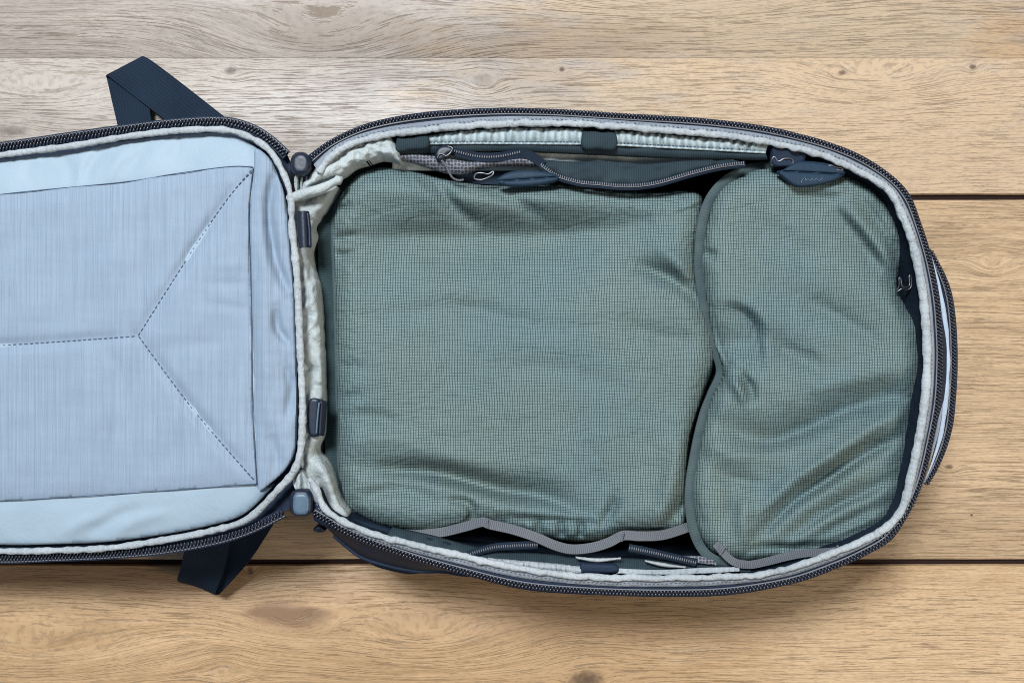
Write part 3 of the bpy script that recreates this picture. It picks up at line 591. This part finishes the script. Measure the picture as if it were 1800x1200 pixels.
patch('pocket_flap', [(930, 279), (1000, 284), (1060, 283), (1130, 288), (1200, 283), (1260, 281), (1300, 284), (1260, 294), (1216, 305), (1152, 322), (1101, 327), (1050, 323), (1018, 320), (979, 309), (950, 290)],
      lambda X, Y, d: .1455+.004*np.sqrt(np.clip(d/14, 0, 1))+.0010*Wob(30, 66)(X, Y)+folds(X, Y, [([(1050, 288), (1100, 300), (1180, 300)], -.003, 6, 6)]), 3, M['elastic'], pk, skirt=.004)
z2 = spl([(950, 288), (965, 299), (979, 308), (1018, 319), (1050, 322), (1101, 326), (1152, 321), (1216, 303), (1267, 291), (1310, 286)], 3, z=.1505)
sweep('pocket_zipper_tape', z2-np.array([0, -3, .001]), flat(6*U, .001), M['dark'], pk)
beads('pocket_zipper_teeth', z2, .0020, [(0, 0)], (.00055, .0014, .0009), M['cord'], pk); zc = z2.copy(); zc[:, 1] += 3.2; sweep('pocket_zipper_cord', zc, ell(.0006, .0006, 6), M['steel'], pk)
def wire(name, pts, r, mat, parent, closed=False): return sweep(name, spl(pts, 2, closed=closed), ell(r, r, 8), mat, parent, closed=closed)
sl = patch('pocket_slider', [(770, 259), (782, 255), (796, 258), (797, 268), (788, 272), (780, 280), (770, 284), (764, 272)], dome(.1525, .003, 6), 2.5, M['plastic'], bag, floor=.149)
wire('slider_wire', [(768, 279, .156), (774, 270, .157), (784, 274, .157), (792, 268, .157), (795, 260, .156), (786, 257, .156)], .0006, M['steel'], sl)
wire('pull_cord', [(776, 282, .1545), (784, 292, .154), (790, 304, .153), (796, 313, .151), (806, 317, .149), (815, 316, .148)], .0010, M['gweb'], sl)
patch('pocket_shade_patch', [(800, 306), (830, 296), (880, 291), (940, 291), (975, 305), (985, 315), (960, 325), (880, 325), (820, 320)], lambda X, Y, d: .128+0*X, 6, M['dark'], bag, skirt=.004)  # added dark sheet standing in for the shade in the pocket opening

# ---- pocket along the lower side wall
pk2 = strip('side_pocket', [(690, 925), (760, 940), (850, 962), (950, 972), (1060, 978), (1180, 984), (1320, 994)], [(680, 942), (760, 960), (850, 983), (950, 999), (1060, 1006), (1180, 1007), (1320, 1004)], .138, .148, M['elastic'], bag, 130, 8, .0012, 45, 71, bow=.002)
p3 = strip('pleated_band', [(858, 979), (900, 983), (960, 988), (1022, 994)], [(866, 986), (900, 994), (960, 1003), (1022, 1008)], .151, .153, M['bind'], bag, 120, 8, .0010, 12, 72, bow=.003)
strip('lining_band', [(1012, 977), (1050, 980), (1090, 979)], [(1014, 982), (1050, 988), (1092, 982)], .1505, .151, M['bind'], pk2, 40, 6, .0004, 20, 73, bow=.002)
strip('lining_band', [(1134, 983), (1165, 988), (1205, 995)], [(1134, 987), (1165, 996), (1205, 998)], .1505, .151, M['bind'], pk2, 40, 6, .0004, 20, 74, bow=.002)
strip('pleated_band', [(1083, 998), (1160, 1001), (1240, 997), (1300, 996)], [(1083, 1007), (1160, 1009), (1240, 1007), (1300, 1003)], .151, .153, M['bind'], bag, 120, 6, .0006, 14, 75)
patch('webbing_tab', [(1022, 990), (1030, 990), (1055, 991), (1084, 993), (1084, 1006), (1055, 1007), (1022, 1006)], lambda X, Y, d: .1545+.0012*np.clip(d/3, 0, 1), 3, M['navy'], bag, skirt=.006)
for pts in ([(822, 975), (850, 966), (880, 960), (945, 957)], [(1105, 962), (1140, 969), (1170, 976), (1225, 989)]):
    z3 = spl(pts, 3, z=.1485); sweep('pocket_zipper_tape', z3-np.array([0, 0, .001]), flat(7*U, .001), M['dark'], pk2)
    beads('pocket_zipper_teeth', z3, .0020, [(0, 0)], (.00055, .0014, .0009), M['cord'], pk2)
strip('mesh_panel', [(1195, 976), (1230, 977), (1255, 984)], [(1195, 986), (1230, 989), (1262, 994)], .146, .147, M['mesh'], bag, 40, 6, .0006, 20, 76)
patch('webbing_tab', [(620, 912), (660, 922), (710, 937), (760, 946), (800, 958), (770, 958), (700, 944), (640, 926)], lambda X, Y, d: .142+.002*np.clip(d/3, 0, 1), 3, M['dark'], bag, skirt=.006)

# ---- webbing straps beside the lid
edges_ribbon('webbing_strap', [(216, 262, .060), (208, 226, .026), (197, 178, .010), (189, 142, .004), (186, 134, .005), (189, 133, .009), (206, 146, .010), (250, 180, .014), (297, 216, .026), (340, 248, .060)],
             [(285, 262, .060), (269, 222, .026), (263, 190, .010), (255, 118, .004), (250, 101, .005), (253, 100, .009), (268, 108, .010), (320, 147, .014), (400, 210, .026), (440, 242, .060)], M['web'], bag, label='navy strap folded back on itself above the lid')
edges_ribbon('webbing_strap', [(333, 925, .085), (324, 967, .060), (317, 1000, .040), (312, 1016, .030), (314, 1022, .022), (322, 1016, .016), (350, 990, .018), (380, 960, .040), (400, 930, .055)],
             [(408, 925, .085), (402, 965, .060), (393, 1005, .040), (379, 1040, .030), (382, 1044, .022), (391, 1038, .020), (436, 988, .042), (470, 938, .060), (492, 902, .070)], M['web'], bag, label='navy strap looped below the lid')

# ------------------------------------------------------------------ packing cubes
big = empty('large_packing_cube', W(905, 620, .012), 'large flat sage ripstop packing cube filling the middle of the backpack', 'packing cube')
small = empty('small_packing_cube', W(1420, 640, .012), 'smaller creased sage ripstop packing cube wedged at the rounded end of the backpack', 'packing cube')
def own(o, root):                          # geometry is written in world space; keep it there under a moved root
    o.matrix_parent_inverse = root.matrix_world.inverted() if False else __import__('mathutils').Matrix.Translation(-root.location)
    return o
big_c = [(588, 371), (601, 337), (624, 309), (651, 296), (682, 292), (716, 296), (761, 307), (817, 318), (880, 325), (980, 322), (1040, 328), (1100, 334), (1152, 336), (1225, 338), (1236, 375), (1224, 440), (1226, 500), (1238, 545), (1251, 590), (1254, 640), (1238, 690),
         (1214, 770), (1208, 850), (1207, 905), (1200, 928), (1159, 934), (1101, 936), (1058, 948), (1010, 951), (970, 946), (930, 936), (880, 925), (840, 920), (798, 930), (740, 935), (721, 933), (672, 925), (636, 908), (611, 889), (598, 850), (594, 790), (592, 690), (590, 590), (587, 480), (584, 420)]
bf = [([(590, 426), (700, 421), (850, 419), (1000, 414), (1110, 400), (1170, 380)], -.0120, 36, 75), ([(600, 335), (760, 338), (900, 350), (1080, 348)], .003, 28, 26), ([(740, 306), (775, 335), (805, 370), (850, 398)], -.0050, 10, 12), ([(860, 335), (905, 352), (960, 385)], -.0030, 10, 12),
      ([(640, 822), (758, 829), (831, 846), (884, 860), (957, 872), (1025, 900)], -.0105, 21, 12), ([(640, 800), (780, 808), (900, 835)], .003, 18, 16), ([(785, 878), (822, 884), (831, 903), (822, 925)], -.0035, 6, 6), ([(580, 374), (622, 360)], -.003, 6, 6), ([(580, 421), (632, 414)], -.003, 6, 6), ([(582, 452), (625, 447)], -.0025, 6, 6),
      ([(1110, 465), (1180, 490), (1240, 540)], -.006, 15, 11), ([(1150, 430), (1200, 470), (1226, 520)], .003, 14, 14), ([(1080, 560), (1160, 592), (1240, 602)], -.0025, 16, 14), ([(1056, 925), (1072, 900), (1085, 870)], -.0035, 7, 7), ([(1215, 740), (1185, 840), (1150, 935)], .005, 20, 20), ([(1205, 870), (1185, 905), (1165, 930)], -.0045, 8, 8),
      ([(650, 560), (800, 540), (960, 575), (1060, 570)], -.0016, 14, 12), ([(880, 640), (1000, 650), (1100, 690)], -.0014, 16, 14), ([(590, 735), (650, 730), (700, 745)], -.002, 10, 10), ([(590, 700), (640, 695)], -.002, 7, 7), ([(600, 780), (680, 770), (760, 790)], .002, 14, 14), ([(620, 880), (700, 860), (770, 880)], -.003, 12, 10), ([(590, 640), (640, 645)], -.0015, 7, 7),
      ([(700, 480), (820, 500), (900, 490)], .0015, 30, 30), ([(880, 925), (885, 945)], -.003, 4, 4), ([(915, 922), (918, 946)], -.0035, 4, 4), ([(945, 915), (950, 948)], -.004, 5, 5), ([(985, 915), (988, 950)], -.004, 5, 5), ([(1020, 915), (1022, 950)], -.0035, 4, 4), ([(880, 908), (945, 913), (1056, 920)], -.004, 4, 6)]
wbg = Wob(170, 81); wbm = Wob(55, 82); wbs = Wob(17, 83)
def z_big(X, Y, d):
    e = np.clip(1-d/55, 0, 1)
    return .117+.029*np.sqrt(np.clip(1-(1-np.clip(d/38, 0, 1))**2, 0, 1))+.0008*wbg(X, Y)+.0003*wbm(X, Y)+.0005*wbs(X, Y)*e+2.5*folds(X, Y, bf)*np.clip(d/10, .25, 1)
own(patch('cube_body', big_c, z_big, 3.2, M['rip'], big, floor=.014, inset=.03, uvwarp=.12), big)
lefts = [(660, 300), (628, 302), (603, 322), (585, 352), (573, 395), (572, 470), (577, 560), (582, 660), (583, 760), (588, 830), (600, 878), (625, 908), (665, 930), (720, 942)]
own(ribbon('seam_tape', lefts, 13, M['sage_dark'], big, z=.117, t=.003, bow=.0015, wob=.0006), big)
stp = [(600, 340, .130), (588, 372, .130), (585, 420, .130), (588, 480, .130), (591, 590, .130), (593, 690, .130), (595, 790, .130), (599, 845, .130)]
own(sweep('seam_piping', spl(stp, 4)-np.array([0, 0, .012]), ell(.0022, .0022, 8), M['sage'], big), big)
own(ribbon('grab_handle', [(712, 938, .128), (770, 936, .134), (815, 926, .142), (848, 917, .148), (860, 921, .150), (900, 930, .150), (940, 943, .150), (975, 958, .150), (1005, 965, .150), (1040, 962, .150), (1070, 953, .149), (1095, 941, .148), (1125, 942, .146), (1165, 940, .142), (1210, 926, .132)], 8.5, M['gweb'], big, t=.0018, tilt=-.45, wob=.0004), big)
for x, y, r in ((857, 920, .3), (1094, 943, -.5)):
    own(sweep('bar_tack', spl([(x-3*r, y-8, .1525), (x+3*r, y+8, .1525)], 2), ell(.0011, .0009, 8), M['gweb'], big), big)
own(wire('zipper_pull', [(834, 314, .150), (836, 306, .151), (846, 304, .152), (858, 306, .152), (867, 301, .152), (866, 307, .152), (858, 312, .151), (846, 316, .150)], .0008, M['steel'], big, closed=True), big)
tabl = [(872, 318), (886, 306), (910, 300), (945, 300), (968, 304), (982, 310), (976, 319), (950, 325), (915, 328), (886, 326)]
tb = own(patch('pull_tab', tabl, lambda X, Y, d: .153+.0025*np.sqrt(np.clip(d/5, 0, 1))-.0025*np.exp(-((Y-(317-(X-900)*.075))/1.6)**2), 2, M['tab'], big, skirt=.003), big)

sm_c = [(1344, 293), (1403, 293), (1440, 296), (1484, 303), (1517, 314), (1545, 331), (1573, 372), (1589, 409), (1587, 440), (1580, 480), (1578, 508), (1594, 541), (1617, 577), (1623, 640), (1617, 685), (1604, 715), (1599, 760), (1595, 800), (1588, 850), (1573, 893), (1546, 930), (1510, 953), (1470, 966), (1417, 975), (1350, 984), (1312, 988),
        (1262, 978), (1236, 955), (1222, 925), (1214, 867), (1222, 800), (1238, 735), (1252, 695), (1270, 655), (1253, 600), (1240, 533), (1232, 467), (1233, 430), (1240, 390), (1247, 360), (1260, 335), (1281, 316), (1310, 302)]
sf = [([(1245, 610), (1290, 602), (1325, 618)], -.007, 30, 28), ([(1265, 540), (1302, 552), (1326, 582), (1331, 640)], -.0050, 9, 18), ([(1278, 522), (1320, 536), (1350, 572), (1352, 635)], .002, 14, 10), ([(1335, 580), (1390, 620), (1450, 645)], -.0042, 18, 14), ([(1283, 660), (1303, 690), (1312, 712)], .004, 8, 8), ([(1300, 655), (1318, 680), (1322, 705)], -.0045, 6, 6),
      ([(1245, 735), (1333, 772), (1400, 758), (1500, 714), (1605, 690)], -.0100, 28, 15), ([(1420, 690), (1500, 668), (1600, 640)], .0035, 20, 18), ([(1322, 925), (1383, 857), (1450, 810), (1550, 743), (1595, 722)], .0060, 14, 12), ([(1330, 945), (1390, 884), (1450, 845), (1517, 799), (1590, 762)], -.0085, 15, 9),
      ([(1370, 955), (1440, 905), (1483, 880), (1575, 838)], -.0060, 13, 8), ([(1410, 955), (1500, 912), (1570, 880)], -.0045, 11, 8), ([(1450, 955), (1520, 930), (1555, 915)], -.003, 8, 8), ([(1455, 360), (1498, 406), (1523, 439), (1556, 483), (1585, 512)], -.0045, 13, 20), ([(1470, 350), (1515, 395), (1550, 440), (1580, 480)], .003, 14, 12), ([(1500, 335), (1545, 395), (1585, 466)], -.0045, 10, 12),
      ([(1312, 870), (1306, 920), (1310, 960)], .004, 12, 12), ([(1290, 850), (1280, 920)], -.002, 10, 10), ([(1232, 445), (1262, 450)], -.003, 6, 6), ([(1380, 340), (1440, 348), (1500, 345)], -.0025, 8, 10), ([(1300, 400), (1400, 430), (1470, 470)], -.0016, 25, 20), ([(1400, 520), (1480, 560), (1560, 610)], -.0035, 18, 12), ([(1240, 780), (1290, 800), (1350, 800)], .003, 15, 15), ([(1240, 830), (1330, 850), (1370, 840)], -.003, 14, 11),
      ([(1300, 978), (1330, 962), (1400, 962), (1470, 955)], -.004, 5, 5)]
wsg = Wob(150, 91); wsm2 = Wob(48, 92); wss = Wob(16, 93)
def z_sm(X, Y, d):
    e = np.clip(1-d/45, 0, 1)
    return .120+.028*np.sqrt(np.clip(1-(1-np.clip(d/36, 0, 1))**2, 0, 1))+.0012*wsg(X, Y)+.0005*wsm2(X, Y)+.0005*wss(X, Y)*e+2.1*folds(X, Y, sf)*np.clip(d/10, .25, 1)
own(patch('cube_body', sm_c, z_sm, 3.0, M['rip'], small, floor=.014, inset=.03, uvwarp=.12), small)
sl_ = [(1405, 291, .128), (1344, 292, .130), (1306, 301, .132), (1276, 317, .133), (1254, 340, .134), (1241, 366, .134), (1233, 400, .133), (1229, 443, .132), (1229, 480, .130), (1237, 535, .128), (1250, 598, .124), (1267, 650, .120), (1251, 693, .124), (1236, 733, .130), (1221, 800, .134), (1212, 867, .136), (1218, 927, .136), (1236, 967, .136), (1264, 986, .138), (1310, 992, .138)]
own(ribbon('seam_tape', sl_, 8.5, M['sage'], small, t=.0025, bow=.0012, wob=.0004), small)
own(ribbon('seam_tape', [(1604, 690, .128), (1604, 740, .130), (1601, 800, .132), (1593, 852, .133), (1577, 897, .134), (1549, 934, .135), (1512, 957, .135), (1470, 970, .136), (1430, 980, .135)], 8.5, M['sage'], small, t=.0025, bow=.0012, wob=.0004), small)
own(ribbon('grab_handle', [(1258, 955, .148), (1272, 972, .150), (1290, 987, .151), (1315, 992, .151), (1345, 987, .151), (1385, 977, .151), (1420, 971, .151), (1450, 970, .151), (1476, 967, .150)], 7.0, M['gweb'], small, t=.0018, tilt=-.25, wob=.0004), small)
for x, y, r in ((1270, 967, -1.6), (1473, 966, .3)):
    own(sweep('bar_tack', spl([(x-3*r, y-8, .153), (x+3*r, y+8, .153)], 2), ell(.0012, .0010, 8), M['gweb'], small), small)
tabs = [(1367, 303), (1377, 298), (1403, 284), (1440, 285), (1468, 291), (1486, 304), (1470, 316), (1450, 323), (1420, 328), (1395, 326)]
tb2 = own(patch('pull_tab', tabs, lambda X, Y, d: .156+.0025*np.sqrt(np.clip(d/5, 0, 1))-.0028*np.exp(-((Y-(301+(X-1380)*.055))/1.5)**2), 2, M['tab'], small, skirt=.003), small)
lg = [(1408, 322, .1592), (1411, 315, .1592), (1416, 313, .1592), (1415, 318, .1592), (1420, 315, .1592), (1424, 318, .1592), (1428, 313, .1592), (1430, 318, .1592), (1435, 314, .1592), (1440, 318, .1592), (1446, 313, .1592)]
lo = wire('embossed_logo', lg, .00035, M['cap'], tb2)
wire('zipper_pull', [(1356, 290, .152), (1357, 279, .154), (1362, 276, .155), (1368, 284, .155), (1378, 279, .156), (1390, 279, .156), (1394, 284, .156), (1390, 289, .155), (1376, 290, .154), (1366, 289, .153)], .0009, M['steel'], small, closed=True)
wire('zipper_pull', [(1455, 292, .157), (1462, 291, .158), (1470, 294, .158), (1478, 295, .158), (1482, 299, .158), (1474, 299, .158), (1464, 297, .157), (1456, 296, .157)], .0008, M['steel'], small, closed=True)
wire('zipper_pull', [(1577, 512, .140), (1581, 500, .142), (1580, 490, .143), (1583, 488, .143), (1586, 503, .143), (1594, 505, .143), (1599, 500, .142), (1598, 486, .142), (1601, 484, .142), (1602, 502, .141), (1596, 509, .141), (1586, 507, .141)], .0007, M['steel'], small, closed=True)
for o in list(small.children)+list(big.children)+list(bag.children):
    o.matrix_parent_inverse = __import__('mathutils').Matrix.Translation(-o.parent.location)
